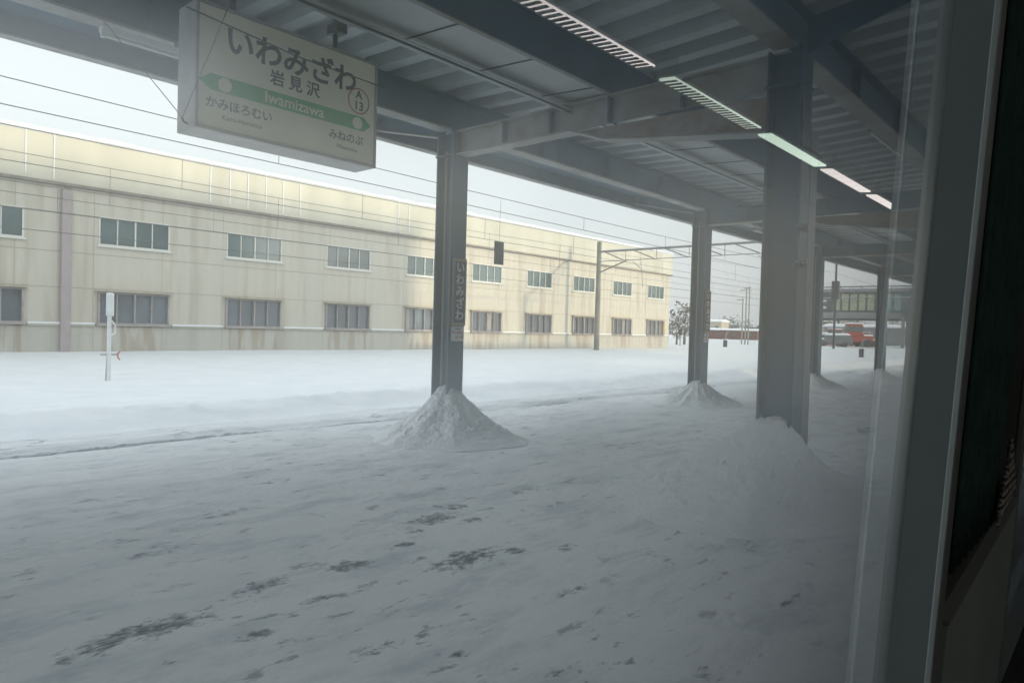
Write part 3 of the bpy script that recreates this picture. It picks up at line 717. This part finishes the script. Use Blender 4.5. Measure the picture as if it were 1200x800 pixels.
# far wood as one mass on the horizon
mb = MB(); rnd = random.Random(3)
for i in range(900):
    a = R(rnd.uniform(8, 75)); d = rnd.uniform(420, 520); x, y = -math.sin(a)*d, math.cos(a)*d
    s = rnd.uniform(2, 4.5); mb.blob((x, y, s*.6), (s, s, s*1.1), n=6, k=4, jit=.3)
tag(mb.build('far_wood', mat('far_wood', (.16, .17, .18), .9, 0, .3, .05)), 'grey winter wood along the horizon', 'woodland', kind='stuff')

# far houses / sheds
M['housew'] = mat('pale_house', (.50, .45, .36), .8, 0, .15, 1); M['shed'] = mat('brown_shed', (.18, .085, .07), .8, 0, .3, 1)
def block(name, label, cat, px, Y, wid, dep, h, m, snow=.35, z=None, nwin=3, rz=.1):
    x = xat(px)*Y; z0 = ez(x, Y)-.1 if z is None else z
    t = empty(name, (x, Y, z0), label, cat, rz=rz)
    MB().box(-wid/2, wid/2, -dep/2, dep/2, 0, h).build('wall', m, t)
    MB().prism([(-dep/2-.2, h), (dep/2+.2, h), (dep/2+.1, h+snow*.6), (0, h+snow*1.4), (-dep/2-.1, h+snow*.6)], 'X', -wid/2-.2, wid/2+.2).build('roof_snow', M['snowcap'], t)
    for i in range(nwin):
        MB().box(-wid/2+wid*(i+.5)/nwin-.4, -wid/2+wid*(i+.5)/nwin+.4, -dep/2-.05, -dep/2-.01, h*.45, h*.75).build('window', M['pane'], t)
    return t
block('house', 'small pale two storey house past the second column', 'house', 834, 175, 7, 6, 4.4, M['housew'], .5, nwin=3)
block('shed', 'long low red brown shed with snowy roof in the distance', 'shed', 856, 170, 15, 6, 2.4, M['shed'], .4, nwin=4)
block('shed', 'long snow roofed shed beyond the footbridge at far right', 'shed', 1055, 150, 26, 8, 3.2, M['grey'], .5, nwin=6)
block('house', 'beige building beyond the footbridge behind the parked vehicles', 'house', 985, 190, 9, 8, 7.5, M['housew'], .5, nwin=3)
# small grey van on the left of the thin poles
def vehicle(name, label, cat, px, Y, L_, wd, h, m, rz, group, snow=True, plow=False):
    x = xat(px)*Y; t = empty(name, (x, Y, ez(x, Y)-.02), label, cat, group, rz=rz)
    prof = [(-L_/2, .3), (-L_/2, h*.55), (-L_*.32, h*.6), (-L_*.2, h*.95), (L_*.42, h), (L_/2, h*.6), (L_/2, .3)]
    MB().prism([(a, c) for a, c in prof], 'Y', -wd/2, wd/2).build('body', m, t, bevel=.05)
    MB().prism([(-L_*.19, h*.63), (-L_*.155, h*.88), (L_*.38, h*.9), (L_*.43, h*.63)], 'Y', -wd/2-.01, wd/2+.01).build('side_window', M['pane'], t)
    for sx in (-.3, .3):
        for sy in (-1, 1): MB().tube((L_*sx, sy*(wd/2-.18), .32), (L_*sx, sy*(wd/2+.02), .32), .32, n=14).build('wheel', M['dark'], t)
    if snow:
        MB().prism([(-L_*.22, h*.96), (-L_*.16, h+.22), (L_*.36, h+.25), (L_*.45, h*.99)], 'Y', -wd/2-.02, wd/2+.02).build('snow_cover', M['snowcap'], t, bevel=.06)
        MB().prism([(-L_*.49, h*.56), (-L_*.47, h*.70), (-L_*.31, h*.72), (-L_*.29, h*.62)], 'Y', -wd/2+.03, wd/2-.03).build('snow_cover', M['snowcap'], t, bevel=.05)
    return t
M['redp'] = mat('red_machine_paint', (.40, .075, .045), .45, 0, .25, 2); M['cargrey'] = mat('car_grey', (.14, .15, .16), .4); M['carwhite'] = mat('car_white', (.6, .6, .58), .4)
G_ = 'vehicles parked beyond the platform end'
vehicle('parked_van', 'grey van with snow on its roof left of the thin white poles', 'van', 871, 230, 4.6, 1.8, 1.9, M['cargrey'], .3, G_)
vehicle('parked_car', 'snow covered pale car leftmost under the footbridge', 'car', 952, 92, 4.2, 1.7, 1.5, M['carwhite'], .5, G_)
vehicle('parked_car', 'snow covered dark car between the pale car and the red machine', 'car', 976, 92, 4.2, 1.7, 1.45, M['cargrey'], .6, G_)
def redmachine(px, Y, s, label, rz):
    x = xat(px)*Y; t = empty('snow_plough_machine', (x, Y, ez(x, Y)), label, 'machine', 'red snow clearing machines', rz=rz)
    MB().box(-2.4*s, 2.2*s, -1.1*s, 1.1*s, .7*s, 1.5*s).build('chassis', M['redp'], t, bevel=.05)
    c = MB().box(-.9*s, .9*s, -1.0*s, 1.0*s, 1.5*s, 3.1*s).build('cab', M['redp'], t, bevel=.08)
    MB().box(-.95*s, .95*s, -1.02*s, 1.02*s, 2.1*s, 2.8*s).build('cab_window', M['pane'], c)
    MB().box(-1.0*s, 1.0*s, -1.1*s, 1.1*s, 3.1*s, 3.3*s).build('snow_cover', M['snowcap'], t, bevel=.06)
    MB().box(1.0*s, 2.2*s, -1.0*s, 1.0*s, 1.5*s, 1.75*s).build('snow_cover', M['snowcap'], t, bevel=.06)
    MB().prism([(-2.4*s, .2*s), (-3.2*s, .1*s), (-2.9*s, .9*s), (-2.6*s, 1.5*s), (-2.4*s, 1.5*s)], 'Y', -1.5*s, 1.5*s).build('plough_blade', M['redp'], t)
    for sx in (-1.6, 1.5):
        for sy in (-1, 1): MB().tube((sx*s, sy*.85*s, .55*s), (sx*s, sy*1.15*s, .55*s), .55*s, n=16).build('wheel', M['dark'], t)
redmachine(1000, 98, .95, 'tall red snow clearing machine right of the parked cars', .55)
redmachine(955, 112, .8, 'red snow clearing machine behind the leftmost pale car', .4)
redmachine(978, 114, .8, 'red snow clearing machine behind the dark parked car', .7)
redmachine(1014, 101, .6, 'small red machine at the right end of the row', .2)
# thin white poles and line side posts
for i, (px, Y, h) in enumerate(((869, 95, 6.8), (873, 88, 7.6), (876.5, 92, 8.2))):
    x = xat(px)*Y; t = empty('thin_pole', (x, Y, ez(x, Y)-.3), ['leftmost of the three thin pale poles beside the foreground column', 'middle of the three thin pale poles beside the foreground column', 'rightmost, tallest of the three thin pale poles beside the foreground column'][i], 'pole', 'thin pale poles by the yard road')
    MB().tube((0, 0, 0), (0, 0, h), .10, .08, n=8).build('shaft', M['galv'], t); MB().box(-.9, .1, -.04, .04, h-.3, h-.2).build('crossarm', M['galv'], t)
def points_marker(px, Y, label):
    x = xat(px)*Y; t = empty('points_lever', (x, Y, ez(x, Y)-.05), label, 'marker', 'small trackside levers in the snow')
    MB().box(-.16, .16, -.12, .12, 0, .7).build('box', M['dark'], t, bevel=.02); MB().tube((0, 0, .7), (.08, 0, 1.4), .05, n=6).build('lever', M['grey'], t)
    MB().box(-.18, .18, -.14, .14, .7, .78).build('snow_cap', M['snowcap'], t); MB().tube((.08, 0, 1.35), (.35, 0, 1.45), .04, n=6).build('handle', M['grey'], t)
points_marker(850, 62, 'small dark points lever standing in the snow past the second column')
points_marker(1010, 58, 'small dark points lever in the snow before the red machines')
x = xat(797)*57
t = empty('utility_box', (x, 57, ez(x, 57)), 'small dark box on a post by the building end', 'box'); MB().tube((0, 0, 0), (0, 0, 1.0), .05).build('post', M['grey'], t); MB().box(-.15, .15, -.12, .12, 1.0, 1.5).build('box', M['dark'], t)
# signal mast
x = xat(977)*74
t = empty('signal_mast', (x, 74, ez(x, 74)-.2), 'dark signal mast with a box rising above the footbridge', 'signal')
MB().tube((0, 0, 0), (0, 0, 11), .12, .10, n=10).build('mast', M['dark'], t); MB().box(-.35, .35, -.2, .2, 5.2, 7.0).build('signal_head', M['dark'], t, bevel=.03)
MB().box(-.3, .3, -.4, -.2, 5.0, 5.1).build('platform', M['dark'], t)
# footbridge
FY = 125.0; FX0 = xat(925)*125
fb = empty('footbridge', (-30, FY, 0), 'long covered footbridge with a row of yellow and teal windows crossing the yard', 'footbridge')
M['fb'] = mat('footbridge_wall', (.10, .12, .14), .6, 0, .2, .5); M['fbp'] = mat('footbridge_window_teal', (.28, .40, .40), .3); M['fby'] = mat('footbridge_window_yellow', (.42, .45, .30), .4)
k1 = xat(955)*FY; k2 = xat(1100)*FY
def fl(mb, nm, m, par=fb):
    o = mb.build(nm, m)
    for v in o.data.vertices: v.co -= Vector((-30, FY, 0))
    o.parent = par; return o
fl(MB().box(FX0, 40, FY, FY+3.4, 4.5, 5.6), 'deck', M['grey']); fl(MB().box(FX0, 40, FY+.3, FY+3.1, 5.6, 9.0), 'wall', M['fb']); fl(MB().box(FX0, 40, FY-.2, FY+3.6, 9.0, 9.5), 'roof', M['grey'])
fl(MB().box(FX0, 40, FY-.2, FY+3.6, 9.5, 9.75), 'roof_snow', M['snowcap'])
fl(MB().box(FX0, 40, FY-.25, FY-.05, 4.2, 4.5), 'girder', M['dark'])
xx = xat(975)*FY; i = 0
while xx < 36:
    fl(MB().box(xx, xx+1.0, FY+.22, FY+.29, 5.9, 8.6), 'window', M['fby' if i < 5 else 'fbp']); xx += 1.32; i += 1
for xq in (FX0+1, -12, 8, 28): fl(MB().box(xq-.4, xq+.4, FY+1, FY+2.2, -1, 4.5), 'pier', M['galv'])
for q, px in enumerate((952, 962)):
    for dz in (0, 1.0):
        xw = xat(px)*FY; fl(MB().box(xw-.6, xw+.6, FY+.2, FY+.28, 6.2+dz*1.1, 6.6+dz*1.1), 'pale_pane', M['white'])  # small pale panes in plain white paint
xs_ = xat(1058)*FY
t = empty('stair_tower', (xs_+4, FY-2.4, -.6), 'dark lattice stair tower in front of the footbridge at far right', 'tower')
MB().box(-3.5, 3.5, -1.6, 1.6, 5.5, 9.4).build('landing', M['fb'], t)
for sx in (-3.2, 3.2):
    for sy in (-1.4, 1.4): MB().box(sx-.2, sx+.2, sy-.2, sy+.2, 0, 5.5).build('leg', M['galv'], t)

# ------------------------------------------------------------------ the train carriage round the camera
G0 = .20; TH = math.tan(R(3.1))
def gx(z, off=0): return -G0+off+(z-1.4)*TH
M['trim'] = mat('window_trim', (.27, .31, .29), .45, 0, .1, 3); M['alu'] = mat('aluminium_edge', (.50, .55, .53), .45, .3, .1, 3)
M['inner'] = mat('carriage_lining', (.10, .11, .105), .6, 0, .1, 2); M['floor'] = mat('carriage_floor', (.06, .06, .06), .8)
M['outer'] = mat('carriage_side', (.45, .47, .47), .35, .4, .08, 2)
M['seatf'] = mat('dark_green_cloth', (.06, .15, .125), .9, 0, .3, 20, .4, 90)
M['shell'] = mat('seat_shell', (.10, .115, .10), .5, 0, .15, 3)
M['ledgep'] = mat('ledge_panel', (.62, .74, .68), .5, 0, .1, 3)
def cover_mat():
    m = mat('pleated_white_cloth', (.62, .62, .56), .9); t = m.node_tree
    wv = t.nodes.new('ShaderNodeTexWave'); wv.inputs['Scale'].default_value = 22; wv.bands_direction = 'Z'; tc = t.nodes.new('ShaderNodeTexCoord')
    bp = t.nodes.new('ShaderNodeBump'); bp.inputs['Strength'].default_value = 1; bp.inputs['Distance'].default_value = .01
    t.links.new(tc.outputs['Object'], wv.inputs[0]); t.links.new(wv.outputs[1], bp.inputs['Height']); t.links.new(bp.outputs[0], t.nodes['Principled BSDF'].inputs['Normal']); return m
M['cover'] = cover_mat()
def glass_mat(surface):
    m = bpy.data.materials.new('window_glass'); m.use_nodes = True; t = m.node_tree; L = t.links.new
    for n in list(t.nodes): t.nodes.remove(n)
    out = t.nodes.new('ShaderNodeOutputMaterial'); tr = t.nodes.new('ShaderNodeBsdfTransparent')
    if not surface:
        tr.inputs[0].default_value = (.98, .985, .98, 1); L(tr.outputs[0], out.inputs[0]); return m
    tr.inputs[0].default_value = (.835, .88, .865, 1)
    gl = t.nodes.new('ShaderNodeBsdfGlossy'); gl.inputs['Roughness'].default_value = 0.0
    geo = t.nodes.new('ShaderNodeNewGeometry')
    dp = t.nodes.new('ShaderNodeVectorMath'); dp.operation = 'DOT_PRODUCT'; L(geo.outputs['Normal'], dp.inputs[0]); L(geo.outputs['Incoming'], dp.inputs[1])
    def mth(op, a, b=0.0):
        n = t.nodes.new('ShaderNodeMath'); n.operation = op
        for i, x in enumerate((a, b)):
            if isinstance(x, (int, float)): n.inputs[i].default_value = x
            else: L(x, n.inputs[i])
        return n.outputs[0]
    c = mth('ABSOLUTE', dp.outputs['Value']); r = mth('ADD', mth('MULTIPLY', mth('POWER', mth('SUBTRACT', 1.0, c), 5.0), .96), .04)
    rr = mth('DIVIDE', mth('MULTIPLY', r, 4.0), mth('ADD', mth('MULTIPLY', r, 3.0), 1.0))      # double glazing
    # film of dirt that scatters the daylight forward
    tl = t.nodes.new('ShaderNodeBsdfTranslucent'); tl.inputs[0].default_value = (.84, .90, .88, 1)
    rf = t.nodes.new('ShaderNodeBsdfRefraction'); rf.inputs['Color'].default_value = (.93, 1, 1, 1); rf.inputs['Roughness'].default_value = .5; rf.inputs['IOR'].default_value = 1.22
    tc = t.nodes.new('ShaderNodeTexCoord'); mp = t.nodes.new('ShaderNodeMapping'); mp.inputs['Scale'].default_value = (1, 1.5, .5); L(tc.outputs['Object'], mp.inputs[0])
    nz = t.nodes.new('ShaderNodeTexNoise'); nz.inputs['Scale'].default_value = 3.5; nz.inputs['Detail'].default_value = 3; L(mp.outputs[0], nz.inputs['Vector'])
    dm = t.nodes.new('ShaderNodeMixShader'); dm.inputs[0].default_value = .25; L(rf.outputs[0], dm.inputs[1]); L(tl.outputs[0], dm.inputs[2])
    fac = mth('ADD', mth('MULTIPLY', nz.outputs[0], .04), DIRT)
    mix2 = t.nodes.new('ShaderNodeMixShader'); L(fac, mix2.inputs[0]); L(tr.outputs[0], mix2.inputs[1]); L(dm.outputs[0], mix2.inputs[2])
    mix = t.nodes.new('ShaderNodeMixShader'); L(rr, mix.inputs[0]); L(mix2.outputs[0], mix.inputs[1]); L(gl.outputs[0], mix.inputs[2])
    L(mix.outputs[0], out.inputs[0]); return m
DIRT = .205
M['glass'] = glass_mat(True); M['glass_out'] = glass_mat(False)
YA, YB, ZA, ZB = -1.15, 1.0, .62, 2.25        # the opening
tc_ = empty('train_carriage', (1.2, 0, 0), 'dark railway carriage interior round the window with grey frame at right', 'train carriage')
def tp(mb, nm, m, par=tc_, **k):
    o = mb.build(nm, m, **k)
    for v in o.data.vertices: v.co -= Vector((1.2, 0, 0))
    o.parent = par; return o
def slant(mb, y0, y1, z0, z1, o0, o1, mi=0):
    # slab following the leaning wall; o0/o1 are offsets from the glass plane
    vs = [(gx(z, o), y, z) for z in (z0, z1) for y in (y0, y1) for o in (o0, o1)]
    return mb.add(vs, [(0,1,3,2),(4,6,7,5),(0,4,5,1),(2,3,7,6),(0,2,6,4),(1,5,7,3)], mi)
g = MB(); slant(g, YA, YB, ZA, ZB, -.006, 0)
go = tp(g, 'window_pane', [M['glass_out'], M['glass']])
for p in go.data.polygons:
    p.material_index = 1 if p.normal.x > .9 else 0
# wall lining, pieces round the openings (second window further along)
W2A, W2B = 1.75, 3.6
mb = MB()
for (y0, y1, z0, z1) in ((-6, YA, ZA, ZB), (YB+.012, W2A, ZA, ZB), (W2B, 12, ZA, ZB), (-6, 12, .2, ZA), (-6, 12, ZB, 2.62)): slant(mb, y0, y1, z0, z1, -.012, .040)
tp(mb, 'side_wall', M['inner'])
mb = MB()
for (y0, y1, z0, z1) in ((-6, YA, ZA, ZB), (YB+.012, W2A, ZA, ZB), (W2B, 12, ZA, ZB), (-6, 12, -.2, ZA), (-6, 12, ZB, 2.62)): slant(mb, y0, y1, z0, z1, -.020, -.014)
tp(mb, 'outer_skin', M['outer'])
mb = MB(); slant(mb, YB, YB+.010, ZA, ZB, -.012, .040); tp(mb, 'window_reveal', M['trim'])
mb = MB(); slant(mb, YA-.01, YA, ZA, ZB, -.012, .04); tp(mb, 'window_reveal', M['trim'])
mb = MB(); slant(mb, YB-.006, YB+.030, ZA-.03, ZB+.03, .041, .049); tp(mb, 'window_edge_strip', M['alu'], bevel=.0015)
mb = MB(); slant(mb, YA-.03, YB-.008, ZA-.03, ZA, .041, .052); tp(mb, 'window_ledge_strip', M['alu'], bevel=.0015)
tp(MB().box(-.25, 2.7, -6, 12, 2.62, 2.7), 'ceiling', M['inner']); tp(MB().box(-.3, 2.7, -6, 12, .1, .2), 'floor', M['floor'])
tp(MB().box(2.62, 2.7, -6, 12, .2, 2.62), 'side_wall', M['inner']); tp(MB().box(-.25, 2.7, -6.1, -6, .2, 2.62), 'end_wall', M['inner']); tp(MB().box(-.1, 2.7, 12, 12.1, .2, 2.62), 'end_wall', M['inner'])
mb = MB(); slant(mb, W2A, W2B, ZA, ZB, -.006, 0); g2 = tp(mb, 'window_pane', [M['glass_out'], M['glass']])
for p in g2.data.polygons:
    p.material_index = 1 if p.normal.x > .9 else 0
tp(MB().box(-.4, 3, -6, 12, -.9, .08), 'underframe', M['dark']); tp(MB().prism([(-.22, 2.72), (2.8, 2.72), (2.3, 3.05), (.3, 3.05)], 'Y', -6.1, 12.1), 'carriage_roof', M['outer'])
tp(MB().box(.3, 2.3, -6, 12, 3.052, 3.12), 'roof_snow', M['snowcap'])
# ceiling lamps over the aisle, with louvres; the pane mirrors the last ones, those behind are added unseen to light the carriage
def lampm(nm, c, s): return mat(nm, (.8, .8, .8), .5, emis=(*c, s))
LMPS = [lampm('lamp_warm', (1, .90, .86), 2.1), lampm('lamp_green', (.84, 1, .84), 1.2), lampm('lamp_green_b', (.80, 1, .82), 1.15), lampm('lamp_pink', (1, .90, .86), 1.05), lampm('lamp_pink_b', (1, .90, .86), 1.0)]
LX, LZ = 1.533, 2.47; VX = 1.81
spans = [(-2.95, -2.37), (-2.28, -1.7), (-1.6, -1.03), (-.93, -.36), (-.25, .32), (.42, 1.0), (1.09, 1.63), (1.735, 2.335), (2.425, 3.004), (3.081, 3.655), (3.758, 4.31)]
for i, (a, c) in enumerate(spans):
    i -= 6; a, c = a*VX, c*VX
    t = empty('ceiling_lamp', (LX, (a+c)/2, LZ), (['first', 'second', 'third', 'fourth', 'fifth'][i] if i >= 0 else ['sixth', 'fifth', 'fourth', 'third', 'second', 'nearest'][i]+' of those added unseen behind, a')+' lit ceiling lamp strip mirrored in the glass', 'lamp', 'carriage ceiling lamps mirrored in the glass')
    h = (c-a)/2
    MB().box(-.044, .044, -h, h, .02, .03).build('diffuser', LMPS[max(0, i)], t)
    MB().box(-.07, .07, -h-.02, h+.02, .032, .14).build('housing', M['inner'], t)
    mb = MB(); nL = 22 if 0 <= i < 2 else 0
    for q in range(nL):
        yq = -h+2*h*(q+.5)/nL; mb.box(-.046, .046, yq-.011, yq+.011, .014, .018)
    if nL: mb.build('louvre', M['inner'], t)
# second window's edge strip, lower wall panel, curtain with its pleated tie-back
mb = MB(); slant(mb, 1.705, 1.748, ZA, ZB, .041, .052); tp(mb, 'window_edge_strip', M['alu'], bevel=.0015)
def sl(pts, o0, o1):
    return MB().add([(gx(z, o), y, z) for o in (o0, o1) for y, z in pts], [tuple(range(len(pts))), tuple(range(len(pts), 2*len(pts)))]+[(i, (i+1) % len(pts), len(pts)+(i+1) % len(pts), len(pts)+i) for i in range(len(pts))])
tp(sl([(1.035, 1.035), (1.70, 1.085), (1.70, .5), (1.035, .5)], .0405, .054), 'lower_panel', M['ledgep'])
tp(sl([(1.035, 1.037), (1.70, 1.087), (1.70, 1.093), (1.035, 1.043)], .0405, .056), 'panel_bead', M['alu'])
cv = empty('window_curtain', (-.16, 1.3, 1.4), 'dark green curtain gathered between the two window frames', 'curtain')
n = 60; rows = [1.10, 1.2, 1.3, 1.4, 1.5, 1.6, 1.8, 2.2]
v = []
for i in range(n):
    for z in rows:
        k_ = 1-.18*math.exp(-((z-1.22)/.16)**2)
        v.append((gx(z, .049+.004*math.sin(i*.9)), 1.045+i*.0072*k_, z))
q = len(rows)
f = [(i*q+j, i*q+j+1, (i+1)*q+j+1, (i+1)*q+j) for i in range(n-1) for j in range(q-1)]
def cvp(mb, nm, m, **k):
    o = mb.build(nm, m, **k)
    for w_ in o.data.vertices: w_.co -= Vector((-.16, 1.3, 1.4))
    o.parent = cv; return o
o = cvp(MB().add(v, f), 'cloth', M['seatf'], smooth=True); md = o.modifiers.new('thick', 'SOLIDIFY'); md.thickness = .002
v = []; f = []
for i in range(40):
    t = i/39; z = 1.21-.105*t; w0 = .02+.20*t
    for j in range(6):
        v.append((gx(z, .060+.003*math.sin(i*2.0)), 1.42+w0*(j/5-.35), z+.03*(j/5)))
f = [(i*6+j, i*6+j+1, (i+1)*6+j+1, (i+1)*6+j) for i in range(39) for j in range(5)]
o = cvp(MB().add(v, f), 'tie_back', M['cover'], smooth=True); md = o.modifiers.new('thick', 'SOLIDIFY'); md.thickness = .002
